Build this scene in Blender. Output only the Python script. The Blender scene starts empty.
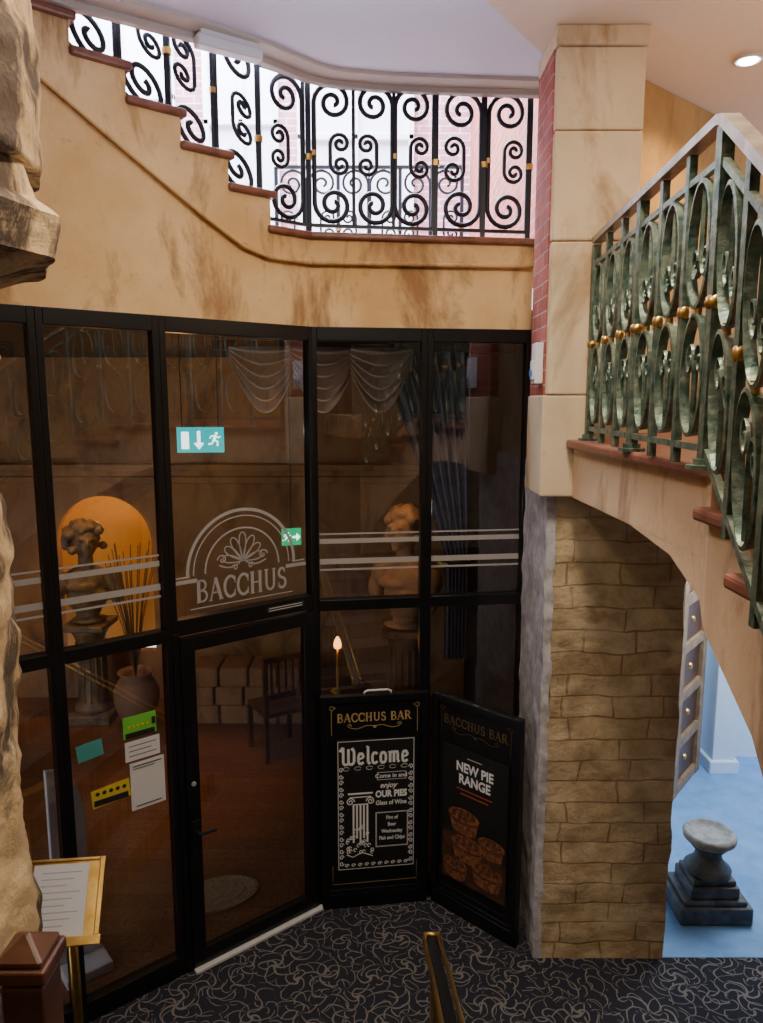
import bpy, bmesh, math, random
from mathutils import Vector, Matrix, noise
random.seed(7)
SC=bpy.context.scene
COL=SC.collection
EYE=3.29
# ---------------------------------------------------------------- materials
def newmat(name):
    m=bpy.data.materials.new(name); m.use_nodes=True
    nt=m.node_tree; b=nt.nodes['Principled BSDF']
    return m,nt,b
def N(nt,t,**k):
    n=nt.nodes.new(t)
    for a,v in k.items(): setattr(n,a,v)
    return n
def L(nt,a,b): nt.links.new(a,b)
def ramp(nt,fac,stops):
    r=N(nt,'ShaderNodeValToRGB')
    e=r.color_ramp.elements
    while len(e)<len(stops): e.new(0.5)
    for i,(p,c) in enumerate(stops):
        e[i].position=p; e[i].color=(*c,1)
    L(nt,fac,r.inputs[0]); return r.outputs[0]
def mixc(nt,fac,a,b,mode='MIX'):
    n=N(nt,'ShaderNodeMix',data_type='RGBA',blend_type=mode)
    if isinstance(fac,(int,float)): n.inputs[0].default_value=fac
    else: L(nt,fac,n.inputs[0])
    for s,v in ((6,a),(7,b)):
        if isinstance(v,tuple): n.inputs[s].default_value=(*v,1)
        else: L(nt,v,n.inputs[s])
    return n.outputs[2]
def wpos(nt,scale=(1,1,1)):
    g=N(nt,'ShaderNodeNewGeometry'); mp=N(nt,'ShaderNodeMapping')
    mp.inputs['Scale'].default_value=scale
    L(nt,g.outputs['Position'],mp.inputs['Vector']); return mp.outputs[0]
def noisef(nt,scale,detail=5,rough=.6,vec=None,dist=0):
    n=N(nt,'ShaderNodeTexNoise'); n.inputs['Scale'].default_value=scale
    n.inputs['Detail'].default_value=detail; n.inputs['Roughness'].default_value=rough
    n.inputs['Distortion'].default_value=dist
    L(nt,vec if vec else wpos(nt),n.inputs['Vector']); return n.outputs[0]
def bump(nt,b,h,strength=.3,dist=.02):
    n=N(nt,'ShaderNodeBump'); n.inputs['Strength'].default_value=strength; n.inputs['Distance'].default_value=dist
    L(nt,h,n.inputs['Height']); L(nt,n.outputs[0],b.inputs['Normal'])
def simple(name,c,rough=.5,metal=0,c2=None,scale=8,bmp=0,emit=None,es=0,spec=None):
    m,nt,b=newmat(name)
    if c2:
        f=noisef(nt,scale); L(nt,ramp(nt,f,[(.35,c),(.65,c2)]),b.inputs['Base Color'])
        if bmp: bump(nt,b,f,bmp)
    else:
        f=noisef(nt,scale*2)
        L(nt,mixc(nt,f,tuple(x*.93 for x in c),c),b.inputs['Base Color'])
        if bmp: bump(nt,b,f,bmp)
    b.inputs['Roughness'].default_value=rough; b.inputs['Metallic'].default_value=metal
    if spec is not None: b.inputs['Specular IOR Level'].default_value=spec
    if emit: b.inputs['Emission Color'].default_value=(*emit,1); b.inputs['Emission Strength'].default_value=es
    return m
def plaster(name,a,bb,stain,amt=.6,lo=.5,hi=.66,bs=.15,zs=1.0):
    m,nt,b=newmat(name)
    f=noisef(nt,1.6,6,.6); c=ramp(nt,f,[(.35,a),(.62,bb)])
    f2=noisef(nt,1.0,9,.66,wpos(nt,(2.4*zs,2.4*zs,1.0*zs)),.5)
    r=ramp(nt,f2,[(lo,(0,0,0)),(hi,(1,1,1))])
    c2=mixc(nt,r,c,mixc(nt,amt,c,stain))
    f3=noisef(nt,14,6,.7); sp=ramp(nt,f3,[(.60,(0,0,0)),(.75,(.4,.4,.4))])
    c3=mixc(nt,sp,c2,stain)
    L(nt,c3,b.inputs['Base Color']); b.inputs['Roughness'].default_value=.85
    bump(nt,b,noisef(nt,30),bs,.01); return m
def brickmat(name,c1,c2,mo,bw,bh,mort=.01,bstr=.5,var=None,patch=False):
    m,nt,b=newmat(name)
    g=N(nt,'ShaderNodeNewGeometry'); s=N(nt,'ShaderNodeSeparateXYZ'); L(nt,g.outputs['Position'],s.inputs[0])
    ad=N(nt,'ShaderNodeMath',operation='ADD'); L(nt,s.outputs[0],ad.inputs[0]); L(nt,s.outputs[1],ad.inputs[1])
    cb=N(nt,'ShaderNodeCombineXYZ'); L(nt,ad.outputs[0],cb.inputs[0]); L(nt,s.outputs[2],cb.inputs[1])
    nz=N(nt,'ShaderNodeTexNoise'); nz.inputs['Scale'].default_value=4; L(nt,g.outputs['Position'],nz.inputs['Vector'])
    vm=N(nt,'ShaderNodeVectorMath',operation='SCALE'); L(nt,nz.outputs[1],vm.inputs[0]); vm.inputs['Scale'].default_value=.05 if bw>.25 else .004
    va=N(nt,'ShaderNodeVectorMath',operation='ADD'); L(nt,cb.outputs[0],va.inputs[0]); L(nt,vm.outputs[0],va.inputs[1])
    t=N(nt,'ShaderNodeTexBrick'); L(nt,va.outputs[0],t.inputs['Vector'])
    t.inputs['Scale'].default_value=1; t.inputs['Brick Width'].default_value=bw; t.inputs['Row Height'].default_value=bh
    t.inputs['Mortar Size'].default_value=mort; t.inputs['Mortar Smooth'].default_value=.4
    t.inputs['Color1'].default_value=(*c1,1); t.inputs['Color2'].default_value=(*c2,1); t.inputs['Mortar'].default_value=(*mo,1)
    if patch: t.squash=.62; t.squash_frequency=3; t.offset=.37
    f=noisef(nt,7,6,.7)
    col=mixc(nt,ramp(nt,f,[(.4,(0,0,0)),(.7,(.6,.6,.6))]),t.outputs[0],var or tuple(x*.5 for x in c1))
    if patch:
        f4=noisef(nt,1.7,8,.7,None,.8)
        col=mixc(nt,ramp(nt,f4,[(.46,(0,0,0)),(.64,(.6,.6,.6))]),col,(.20,.12,.06))
        f5=noisef(nt,3.1,5,.6,wpos(nt,(1,1,2.2)))
        col=mixc(nt,ramp(nt,f5,[(.50,(0,0,0)),(.64,(.7,.7,.7))]),col,(.76,.60,.38))
    L(nt,col,b.inputs['Base Color']); b.inputs['Roughness'].default_value=.85
    mm=N(nt,'ShaderNodeMath',operation='MULTIPLY_ADD'); L(nt,t.outputs['Fac'],mm.inputs[0]); mm.inputs[1].default_value=-.8; L(nt,noisef(nt,18,6,.7),mm.inputs[2])
    bump(nt,b,mm.outputs[0],bstr,.02); return m

M={}
M['plaster']=plaster('sandy_plaster',(.74,.46,.18),(.90,.63,.31),(.26,.11,.03),.72,.51,.62)
M['plaster2']=plaster('stair_plaster',(.58,.38,.21),(.68,.47,.28),(.24,.12,.05),.8,.48,.60,.2)
M['stone']=plaster('cream_stone',(.58,.45,.28),(.70,.56,.38),(.34,.20,.09),.75,.50,.62)
M['rock']=plaster('rough_rock',(.50,.33,.15),(.70,.51,.28),(.07,.045,.03),.95,.48,.56,.9,1.6)
M['block']=brickmat('stone_blocks',(.62,.45,.25),(.72,.55,.33),(.36,.25,.13),.46,.128,.006,.8,(.32,.20,.09),True)
M['white_rough']=simple('whitewashed_render',(.66,.64,.68),.9,0,(.38,.35,.36),14,.5)
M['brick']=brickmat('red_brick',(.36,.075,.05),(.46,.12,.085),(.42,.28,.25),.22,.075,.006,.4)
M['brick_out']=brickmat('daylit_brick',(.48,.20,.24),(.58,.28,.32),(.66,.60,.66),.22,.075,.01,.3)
M['black']=simple('black_gloss_paint',(.006,.006,.007),.28)
M['iron']=simple('black_wrought_iron',(.012,.015,.024),.45,.3)
M['patina']=simple('green_patina_iron',(.035,.080,.062),.4,.5,(.20,.24,.18),22,.3)
M['railtop']=simple('worn_handrail_metal',(.18,.15,.12),.35,.5,(.34,.29,.24),14)
M['brass']=simple('aged_brass',(.55,.33,.08),.32,1,(.74,.50,.17),12)
M['tread']=simple('terracotta_tread',(.16,.050,.028),.4,0,(.28,.105,.06),9,.1)
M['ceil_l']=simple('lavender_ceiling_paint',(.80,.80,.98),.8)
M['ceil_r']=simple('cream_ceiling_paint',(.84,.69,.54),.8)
M['trim']=simple('cream_trim_paint',(.56,.50,.44),.6)
M['white']=simple('white_plastic',(.80,.81,.84),.4)
M['paper']=simple('printed_paper',(.72,.72,.73),.6)
M['ink']=simple('black_ink',(.02,.02,.02),.5)
M['gold']=simple('gold_lettering',(.62,.43,.17),.4,.1)
M['goldfaint']=simple('faded_gold_lettering',(.14,.085,.035),.5,.1)
M['chalk']=simple('chalk_white',(.9,.9,.9),.7)
M['slate']=simple('chalkboard_black',(.010,.010,.010),.55)
M['frost']=simple('frosted_etching',(.40,.37,.345),.7)
M['navy']=simple('dark_poster',(.012,.011,.011),.4)
M['red']=simple('poster_red',(.42,.09,.03),.5)
def piemat(n,a,b_,sc):
    m,nt,b=newmat(n); f=noisef(nt,sc,6,.7)
    L(nt,ramp(nt,f,[(.35,a),(.5,tuple((x+y)/2 for x,y in zip(a,b_))),(.66,b_)]),b.inputs['Base Color']); b.inputs['Roughness'].default_value=.6; return m
M['pie']=piemat('pie_crust',(.05,.015,.006),(.34,.13,.045),30)
M['pied']=piemat('pie_filling',(.015,.006,.004),(.20,.06,.02),50)
M['pieboard']=piemat('pie_board_print',(.02,.008,.004),(.10,.035,.014),14)
M['wood']=simple('dark_stained_wood',(.055,.020,.010),.35,0,(.12,.045,.020),6)
M['woodl']=simple('worn_timber',(.20,.125,.065),.6,0,(.33,.22,.13),9,.2)
M['greens']=simple('green_sticker',(.16,.56,.06),.5)
M['teal']=simple('teal_sticker',(.07,.36,.34),.5)
M['yellow']=simple('yellow_sticker',(.70,.52,.04),.5)
M['bluefloor']=simple('blue_painted_floor',(.13,.30,.60),.6,0,(.20,.40,.72),5,.1)
M['bluewall']=simple('pale_blue_wall',(.66,.80,.95),.7)
M['slatestone']=simple('grey_weathered_stone',(.05,.06,.075),.6,0,(.13,.14,.16),12,.4)
M['capstone']=simple('pale_weathered_stone',(.24,.24,.24),.7,0,(.42,.42,.40),16,.4)
M['paving']=simple('pale_paving',(.45,.44,.44),.8,0,(.55,.54,.54),4)
M['ochre']=plaster('ochre_wall',(.40,.22,.06),(.50,.30,.10),(.16,.08,.02),.5)
M['barwall']=plaster('bar_wall',(.36,.18,.07),(.46,.25,.10),(.10,.045,.016),.7)
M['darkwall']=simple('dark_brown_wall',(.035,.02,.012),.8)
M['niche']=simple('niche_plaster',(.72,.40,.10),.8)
M['bust']=simple('bronze_stone',(.13,.08,.04),.5,0,(.30,.20,.10),9,.2)
M['palestone']=simple('warm_pale_stone',(.50,.28,.14),.7,0,(.62,.38,.20),9,.2)
M['terra']=simple('terracotta_pot',(.36,.20,.11),.7)
M['curtain']=simple('silver_curtain_cloth',(.66,.52,.40),.45)
M['drape']=simple('dark_drape_cloth',(.14,.135,.17),.6)
M['mat']=simple('coir_mat',(.50,.38,.22),.9,0,(.36,.26,.14),40)
M['exitp']=simple('cyan_exit_panel',(.0,.25,.26),.4,emit=(.0,.42,.46),es=2.1)
M['exitg']=simple('green_exit_panel',(.0,.3,.12),.4,emit=(.0,.45,.18),es=1.7)
M['exitw']=simple('exit_symbol_white',(.8,.9,.9),.4,emit=(.8,1,1),es=4.0)
M['lampglow']=simple('warm_lamp_shade',(.9,.5,.2),.5,emit=(1,.42,.10),es=6)
M['lens']=simple('downlight_lens',(.9,.9,.9),.4,emit=(1,.9,.75),es=40)
M['twig']=simple('dried_reed',(.16,.09,.04),.8)
M['winbright']=simple('daylit_window_glass',(.75,.82,.9),.2)
def glass():
    m,nt,b=newmat('tinted_glass'); nt.nodes.remove(b)
    out=nt.nodes['Material Output']
    tr=N(nt,'ShaderNodeBsdfTransparent'); tr.inputs[0].default_value=(.70,.67,.64,1)
    gl=N(nt,'ShaderNodeBsdfGlossy'); gl.inputs['Roughness'].default_value=.0; gl.inputs[0].default_value=(.95,.96,1,1)
    lw=N(nt,'ShaderNodeFresnel'); lw.inputs[0].default_value=2.15
    mx=N(nt,'ShaderNodeMixShader'); L(nt,lw.outputs[0],mx.inputs[0]); L(nt,tr.outputs[0],mx.inputs[1]); L(nt,gl.outputs[0],mx.inputs[2])
    L(nt,mx.outputs[0],out.inputs[0]); return m
M['glass']=glass()
def carpet():
    m,nt,b=newmat('swirl_carpet')
    v=wpos(nt,(1,1,0))
    nz=N(nt,'ShaderNodeTexNoise'); nz.inputs['Scale'].default_value=6; L(nt,v,nz.inputs['Vector'])
    sb=N(nt,'ShaderNodeVectorMath',operation='MULTIPLY_ADD'); L(nt,nz.outputs[1],sb.inputs[0]); sb.inputs[1].default_value=(.07,.07,0); L(nt,v,sb.inputs[2])
    def layer(scale,arms,freq,lo,hi,src):
        vo=N(nt,'ShaderNodeTexVoronoi'); vo.inputs['Scale'].default_value=scale; L(nt,src,vo.inputs['Vector'])
        df=N(nt,'ShaderNodeVectorMath',operation='SUBTRACT'); L(nt,src,df.inputs[0]); L(nt,vo.outputs['Position'],df.inputs[1])
        sp=N(nt,'ShaderNodeSeparateXYZ'); L(nt,df.outputs[0],sp.inputs[0])
        at=N(nt,'ShaderNodeMath',operation='ARCTAN2'); L(nt,sp.outputs[0],at.inputs[0]); L(nt,sp.outputs[1],at.inputs[1])
        a5=N(nt,'ShaderNodeMath',operation='MULTIPLY'); L(nt,at.outputs[0],a5.inputs[0]); a5.inputs[1].default_value=arms
        ds=N(nt,'ShaderNodeMath',operation='MULTIPLY_ADD'); L(nt,vo.outputs['Distance'],ds.inputs[0]); ds.inputs[1].default_value=freq; L(nt,a5.outputs[0],ds.inputs[2])
        sn=N(nt,'ShaderNodeMath',operation='SINE'); L(nt,ds.outputs[0],sn.inputs[0])
        ab=N(nt,'ShaderNodeMath',operation='ABSOLUTE'); L(nt,sn.outputs[0],ab.inputs[0])
        dm=N(nt,'ShaderNodeMath',operation='MULTIPLY'); L(nt,ab.outputs[0],dm.inputs[0]); L(nt,vo.outputs['Distance'],dm.inputs[1])
        return ramp(nt,dm.outputs[0],[(0,(1,1,1)),(lo,(1,1,1)),(hi,(0,0,0))])
    l1=layer(5.0,2.5,7,.060,.105,sb.outputs[0])
    sc=N(nt,'ShaderNodeVectorMath',operation='ADD'); L(nt,sb.outputs[0],sc.inputs[0]); sc.inputs[1].default_value=(3.3,1.7,0)
    l2=layer(6.5,1.5,-9,.055,.095,sc.outputs[0])
    line=mixc(nt,1.0,l1,l2,'LIGHTEN')
    c=mixc(nt,line,(.028,.029,.040),(.20,.18,.165))
    L(nt,c,b.inputs['Base Color']); b.inputs['Roughness'].default_value=.95; b.inputs['Specular IOR Level'].default_value=.1
    bump(nt,b,noisef(nt,250),.3,.005); return m
M['carpet']=carpet()
def woodfloor():
    m,nt,b=newmat('bar_wood_floor')
    t=N(nt,'ShaderNodeTexBrick'); L(nt,wpos(nt,(1,1,0)),t.inputs['Vector']); t.inputs['Scale'].default_value=1
    t.inputs['Brick Width'].default_value=1.4; t.inputs['Row Height'].default_value=.13; t.inputs['Mortar Size'].default_value=.002
    t.inputs['Color1'].default_value=(.20,.075,.022,1); t.inputs['Color2'].default_value=(.25,.10,.032,1); t.inputs['Mortar'].default_value=(.08,.03,.012,1)
    L(nt,t.outputs[0],b.inputs['Base Color']); b.inputs['Roughness'].default_value=.3; return m
M['woodfloor']=woodfloor()

# ---------------------------------------------------------------- mesh builder
class MB:
    def __init__(s,F=None): s.v=[]; s.f=[]; s.m=[]; s.F=F or Matrix.Identity(4); s.mi=0
    def add(s,vs,fs,X=None):
        b=len(s.v); T=s.F if X is None else s.F@X
        s.v+= [T@Vector(p) for p in vs]; s.f+=[tuple(i+b for i in f) for f in fs]; s.m+=[s.mi]*len(fs)
    def box(s,x0,x1,y0,y1,z0,z1,X=None):
        s.add([(x0,y0,z0),(x1,y0,z0),(x1,y1,z0),(x0,y1,z0),(x0,y0,z1),(x1,y0,z1),(x1,y1,z1),(x0,y1,z1)],
              [(0,3,2,1),(4,5,6,7),(0,1,5,4),(1,2,6,5),(2,3,7,6),(3,0,4,7)],X)
    def prism(s,pts,z0,z1,X=None):   # plan polygon ccw
        n=len(pts)
        s.add([(p[0],p[1],z0) for p in pts]+[(p[0],p[1],z1) for p in pts],
              [tuple(reversed(range(n))),tuple(range(n,2*n))]+[(i,(i+1)%n,n+(i+1)%n,n+i) for i in range(n)],X)
    def xz(s,pts,y0,y1,X=None):
        n=len(pts)
        s.add([(p[0],y0,p[1]) for p in pts]+[(p[0],y1,p[1]) for p in pts],
              [tuple(range(n)),tuple(reversed(range(n,2*n)))]+[((i+1)%n,i,n+i,n+(i+1)%n) for i in range(n)],X)
    def tube(s,pts,r,seg=6,closed=False,X=None,flat=None,cap=True):
        pts=[Vector(p) for p in pts]; n=len(pts); vs=[];fs=[]
        up=None
        for i,p in enumerate(pts):
            if closed: t=(pts[(i+1)%n]-pts[i-1])
            else: t=pts[min(i+1,n-1)]-pts[max(i-1,0)]
            t=t.normalized() if t.length>1e-9 else Vector((0,0,1))
            if up is None:
                up=Vector((0,1,0)) if abs(t.y)<.9 else Vector((1,0,0))
            a=(up-t*up.dot(t)).normalized(); up=a; b=t.cross(a)
            rr=r(i/(n-1)) if callable(r) else r
            for k in range(seg):
                an=2*math.pi*(k+.5)/seg
                fa,fb=flat if flat else (1,1)
                vs.append(p+a*math.cos(an)*rr*fa+b*math.sin(an)*rr*fb)
        m=n if closed else n-1
        for i in range(m):
            j=(i+1)%n
            for k in range(seg):
                k2=(k+1)%seg; fs.append((i*seg+k,i*seg+k2,j*seg+k2,j*seg+k))
        if not closed and cap: fs.append(tuple(reversed(range(seg)))); fs.append(tuple(range((n-1)*seg,n*seg)))
        s.add(vs,fs,X)
    def lathe(s,prof,seg=24,X=None,ang0=0):
        vs=[];fs=[];n=len(prof)
        for (r,z) in prof:
            for k in range(seg):
                a=2*math.pi*k/seg+ang0; vs.append((r*math.cos(a),r*math.sin(a),z))
        for i in range(n-1):
            for k in range(seg):
                k2=(k+1)%seg; fs.append((i*seg+k,i*seg+k2,(i+1)*seg+k2,(i+1)*seg+k))
        fs.append(tuple(reversed(range(seg)))); fs.append(tuple(range((n-1)*seg,n*seg)))
        s.add(vs,fs,X)
    def ribbon(s,pts,w,y=0,t=.002,X=None):   # flat stroke in local XZ
        n=len(pts)
        if n<2: return
        Lr=[];Rr=[]
        for i in range(n):
            a=pts[max(i-1,0)];b=pts[min(i+1,n-1)]
            dx,dz=b[0]-a[0],b[1]-a[1]; l=math.hypot(dx,dz) or 1
            nx,nz=-dz/l,dx/l; ww=w(i/(n-1)) if callable(w) else w
            Lr.append((pts[i][0]+nx*ww/2,pts[i][1]+nz*ww/2)); Rr.append((pts[i][0]-nx*ww/2,pts[i][1]-nz*ww/2))
        vs=[(p[0],y,p[1]) for p in Lr]+[(p[0],y,p[1]) for p in Rr]
        fs=[(i,n+i,n+i+1,i+1) for i in range(n-1)]
        s.add(vs,fs,X)
    def disc(s,cx,cz,rx,rz,y,seg=20,X=None):
        s.add([(cx+rx*math.cos(2*math.pi*k/seg),y,cz+rz*math.sin(2*math.pi*k/seg)) for k in range(seg)],[tuple(range(seg))],X)
    def text(s,txt,size,cx,cz,y,align='CENTER',bold=0,sx=1,shear=0):
        cu=bpy.data.curves.new('t','FONT'); cu.body=txt; cu.size=size; cu.align_x=align; cu.align_y='CENTER'; cu.offset=bold; cu.shear=shear; cu.resolution_u=3
        o=bpy.data.objects.new('t',cu); COL.objects.link(o)
        bpy.context.view_layer.update()
        me=bpy.data.meshes.new_from_object(o.evaluated_get(bpy.context.evaluated_depsgraph_get()))
        s.add([(cx+v.co.x*sx,y,cz+v.co.y) for v in me.vertices],[tuple(p.vertices) for p in me.polygons])
        bpy.data.objects.remove(o); bpy.data.curves.remove(cu); bpy.data.meshes.remove(me)
def thing(name,loc,label,cat,group=None,kind=None):
    e=bpy.data.objects.new(name,None); e.empty_display_size=.1; e.location=loc; COL.objects.link(e)
    e['label']=label; e['category']=cat
    if group: e['group']=group
    if kind: e['kind']=kind
    return e
def mk(name,mb,mats,parent=None,smooth=False,bevel=0,label=None,cat=None,kind=None,group=None,edit=None,flip=True):
    if not isinstance(mats,(list,tuple)): mats=[mats]
    vs=mb.v
    lo=Vector((min(v.x for v in vs),min(v.y for v in vs),min(v.z for v in vs)))
    hi=Vector((max(v.x for v in vs),max(v.y for v in vs),max(v.z for v in vs)))
    c=Vector(((lo.x+hi.x)/2,(lo.y+hi.y)/2,lo.z))
    me=bpy.data.meshes.new(name); me.from_pydata([v-c for v in vs],[],mb.f)
    for m in mats: me.materials.append(m)
    for p,i in zip(me.polygons,mb.m): p.material_index=i; p.use_smooth=smooth
    me.validate(); me.update()
    o=bpy.data.objects.new(name,me); COL.objects.link(o)
    if parent is not None: o.parent=parent; o.location=c-parent.location
    else: o.location=c
    if bevel:
        b=o.modifiers.new('bevel','BEVEL'); b.width=bevel; b.segments=2; b.limit_method='ANGLE'
    if label: o['label']=label
    if cat: o['category']=cat
    if kind: o['kind']=kind
    if group: o['group']=group
    return o
def frame(o,e,z=0):
    e=Vector((e[0],e[1],0)).normalized(); y=Vector((-e.y,e.x,0))
    m=Matrix.Identity(4)
    m.col[0]=(*e,0); m.col[1]=(*y,0); m.col[3]=(o[0],o[1],z,1)
    return m
A=(-.42,4.47); B=(.92,4.66)
F1=frame(A,(.78,.626)); F2=frame(A,(1.34,.19)); W2L=1.353
# ---------------------------------------------------------------- camera
cam=bpy.data.cameras.new('camera'); co=bpy.data.objects.new('camera',cam); COL.objects.link(co)
cam.sensor_fit='VERTICAL'; cam.sensor_height=36; cam.sensor_width=36; cam.lens=26.04; cam.clip_start=.05
co.location=(0,0,EYE); co.rotation_euler=(math.radians(81.5),0,0); SC.camera=co
# ---------------------------------------------------------------- floor / shell
def struct(name,mb,mat,label,cat,**k): return mk(name,mb,mat,label=label,cat=cat,kind='structure',**k)
def P1(x,y=0): p=F1@Vector((x,y,0)); return (p.x,p.y)
def P2(x,y=0): p=F2@Vector((x,y,0)); return (p.x,p.y)
m=MB(); m.prism([(-3.2,-2.5),(4.0,-2.5),(4.0,4.0),(1.64,4.0),(1.64,4.64),B,A,P1(-3.4)],-.1,0)
struct('floor',m,M['carpet'],'dark charcoal carpet with pale swirling petal pattern','carpet')
m=MB(); m.prism([P1(-3.4),A,B,(.92,8.2),(-6,8.2),(-6,P1(-3.4)[1])],-.1,0)
struct('floor.001',m,M['woodfloor'],'brown varnished plank floor inside the bar','floor')
m=MB(); m.prism([(1.60,3.98),(5,3.98),(5,6.6),(1.60,6.6)],-.1,.002)
struct('floor.002',m,M['bluefloor'],'blue painted floor under the stairs','floor')
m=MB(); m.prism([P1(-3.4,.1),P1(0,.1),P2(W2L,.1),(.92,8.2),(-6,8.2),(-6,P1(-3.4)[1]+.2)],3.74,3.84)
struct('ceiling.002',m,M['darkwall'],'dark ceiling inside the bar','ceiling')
NX0,NX1,NZ=-3.52,-2.50,1.78
m=MB(); Y=7.9
arc=[(NX0+(NX1-NX0)*.5-.51*math.cos(math.pi*k/16),NZ+.5*math.sin(math.pi*k/16)) for k in range(17)]
m.xz([(-6,0),(NX0,0),(NX0,3.74),(-6,3.74)],Y,Y+.1)
m.xz([(NX1,0),(.92,0),(.92,3.74),(NX1,3.74)],Y,Y+.1)
m.xz([(NX0,0),(NX1,0),(NX1,.55),(NX0,.55)],Y,Y+.1)
for k in range(16):
    a,b=arc[k],arc[k+1]
    m.xz([a,b,(b[0],3.74),(a[0],3.74)],Y,Y+.1)
struct('wall_bar_back',m,M['barwall'],'warm tan plaster wall with arched niche','wall')
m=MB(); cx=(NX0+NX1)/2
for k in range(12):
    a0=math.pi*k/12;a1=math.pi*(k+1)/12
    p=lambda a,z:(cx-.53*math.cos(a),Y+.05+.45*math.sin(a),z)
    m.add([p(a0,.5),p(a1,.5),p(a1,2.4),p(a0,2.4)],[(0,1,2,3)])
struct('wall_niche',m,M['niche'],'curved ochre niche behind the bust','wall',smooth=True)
m=MB()
for i,(o,z) in enumerate([(.06,2.42),(.10,2.50),(.16,2.56)]): m.box(-6,.9,Y-o,Y,z,z+.07)
struct('trim_1',m,M['barwall'],'stone cornice moulding along the bar wall','moulding',bevel=.01)
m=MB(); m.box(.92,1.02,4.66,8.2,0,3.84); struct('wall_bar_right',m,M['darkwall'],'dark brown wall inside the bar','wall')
m=MB(); m.box(-6.1,-6,1.8,8.2,0,3.84); struct('wall_bar_left',m,M['barwall'],'tan wall inside the bar','wall')
m=MB(); m.box(-3.3,4.1,-2.6,-2.5,0,5.3); struct('wall_back',m,M['darkwall'],'dark brown wall behind the stairs','wall')
m=MB(); m.box(-3.3,-3.2,-2.5,2.2,0,5.3); struct('wall_left',m,M['plaster'],'sandy plaster side wall','wall')
m=MB(); m.box(4,4.1,-2.5,3.98,0,5.3); struct('wall_right',m,M['ochre'],'ochre painted side wall','wall')
def molz(x):
    s=-x
    pts=[(0,4.08),(.28,4.08),(.443,4.12),(.67,4.245),(1.165,4.55),(1.75,4.92),(3.6,6.1)]
    for (a,za),(b,zb) in zip(pts,pts[1:]):
        if s<=b: return za+(zb-za)*(s-a)/(b-a)
    return 6.1
m=MB(F1)
xs=[0,-.1,-.28,-.36,-.443,-.55,-.67,-.9,-1.165,-1.75,-2.4,-3.4]
m.xz([(x,3.72) for x in reversed(xs)]+[(x,molz(x)) for x in xs],0,.12)
struct('wall_front_left',m,M['plaster'],'stained sandy plaster wall above the door','wall')
m=MB(F2); m.xz([(0,3.72),(W2L,3.72),(W2L,4.09),(0,4.08)],0,.12)
struct('wall_front_right',m,M['plaster'],'stained sandy plaster wall above the windows','wall')
m=MB(F1)
m.tube([(x,-.030,molz(x)) for x in reversed(xs)],.012,8)
m.F=F2; m.tube([(0,-.030,4.08),(W2L,-.030,4.09)],.012,8)
struct('trim_2',m,M['plaster'],'plaster moulding following the stair line','moulding',smooth=True)
ST=thing('staircase',(A[0],A[1]+.5,4.05),'plaster staircase with terracotta treads above the glazed entrance','staircase')
TR=[(.27,4.25),(.52,4.43),(.78,4.585),(1.05,4.735),(1.30,4.885),(1.56,5.03),(1.82,5.18),(2.08,5.33)]
m=MB(F1)
for i,(s,z) in enumerate(TR):
    s0=0 if i==0 else TR[i-1][0]; s1=s if i else .27
    a,b=(-s1,-s0)
    zt=z-.035
    m.xz([(a,molz(a)),(b,molz(b)),(b,zt),(a,zt)],-.03,.9)
m.F=F2; m.xz([(0,4.08),(W2L,4.09),(W2L,4.215),(0,4.215)],-.03,.5)
mk('stringer',m,M['plaster'],ST)
for i,(s,z) in enumerate(TR):
    m=MB(F1); s0=-.02 if i==0 else TR[i-1][0]-.03
    m.box(-s-.005 if i else -.29,-s0,-.06,.9,z-.04,z)
    if i==0:
        m.F=F2; m.box(-.01,W2L,-.06,.5,z-.0405,z-.0005)
    mk('tread',m,M['tread'],ST,bevel=.012)
m=MB(); m.prism([P1(-3.4,.95),P1(0,.6),P2(W2L,.4),(1.0,8.5),(-5,8.5)],4.1,4.2)
struct('floor.003',m,M['paving'],'pale paving of the upper landing','floor')
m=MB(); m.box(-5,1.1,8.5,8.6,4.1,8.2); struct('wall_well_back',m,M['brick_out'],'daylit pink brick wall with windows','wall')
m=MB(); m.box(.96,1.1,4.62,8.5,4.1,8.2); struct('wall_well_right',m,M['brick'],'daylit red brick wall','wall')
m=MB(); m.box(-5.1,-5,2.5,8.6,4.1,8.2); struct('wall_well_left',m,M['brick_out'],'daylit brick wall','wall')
def well_window(i,x0,x1,z0,z1):
    e=thing('window_%d'%i,((x0+x1)/2,8.45,z0),'white framed window in the brick light well','window',kind='structure')
    m=MB(); m.box(x0,x1,8.46,8.49,z0,z1); mk('pane',m,M['winbright'],e)
    m=MB()
    for a in (x0,(x0+x1)/2-.03,x1-.06): m.box(a,a+.06,8.40,8.47,z0,z1)
    for z in (z0,(z0+z1)/2,z1-.06): m.box(x0,x1,8.40,8.47,z,z+.06)
    mk('frame',m,M['white'],e,bevel=.006)
well_window(6,-3.3,-2.2,5.3,7.6); well_window(7,-.9,.35,4.9,7.2); well_window(8,-4.8,-3.7,5.3,7.6); well_window(9,-1.9,-1.1,5.0,7.4)
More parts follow.
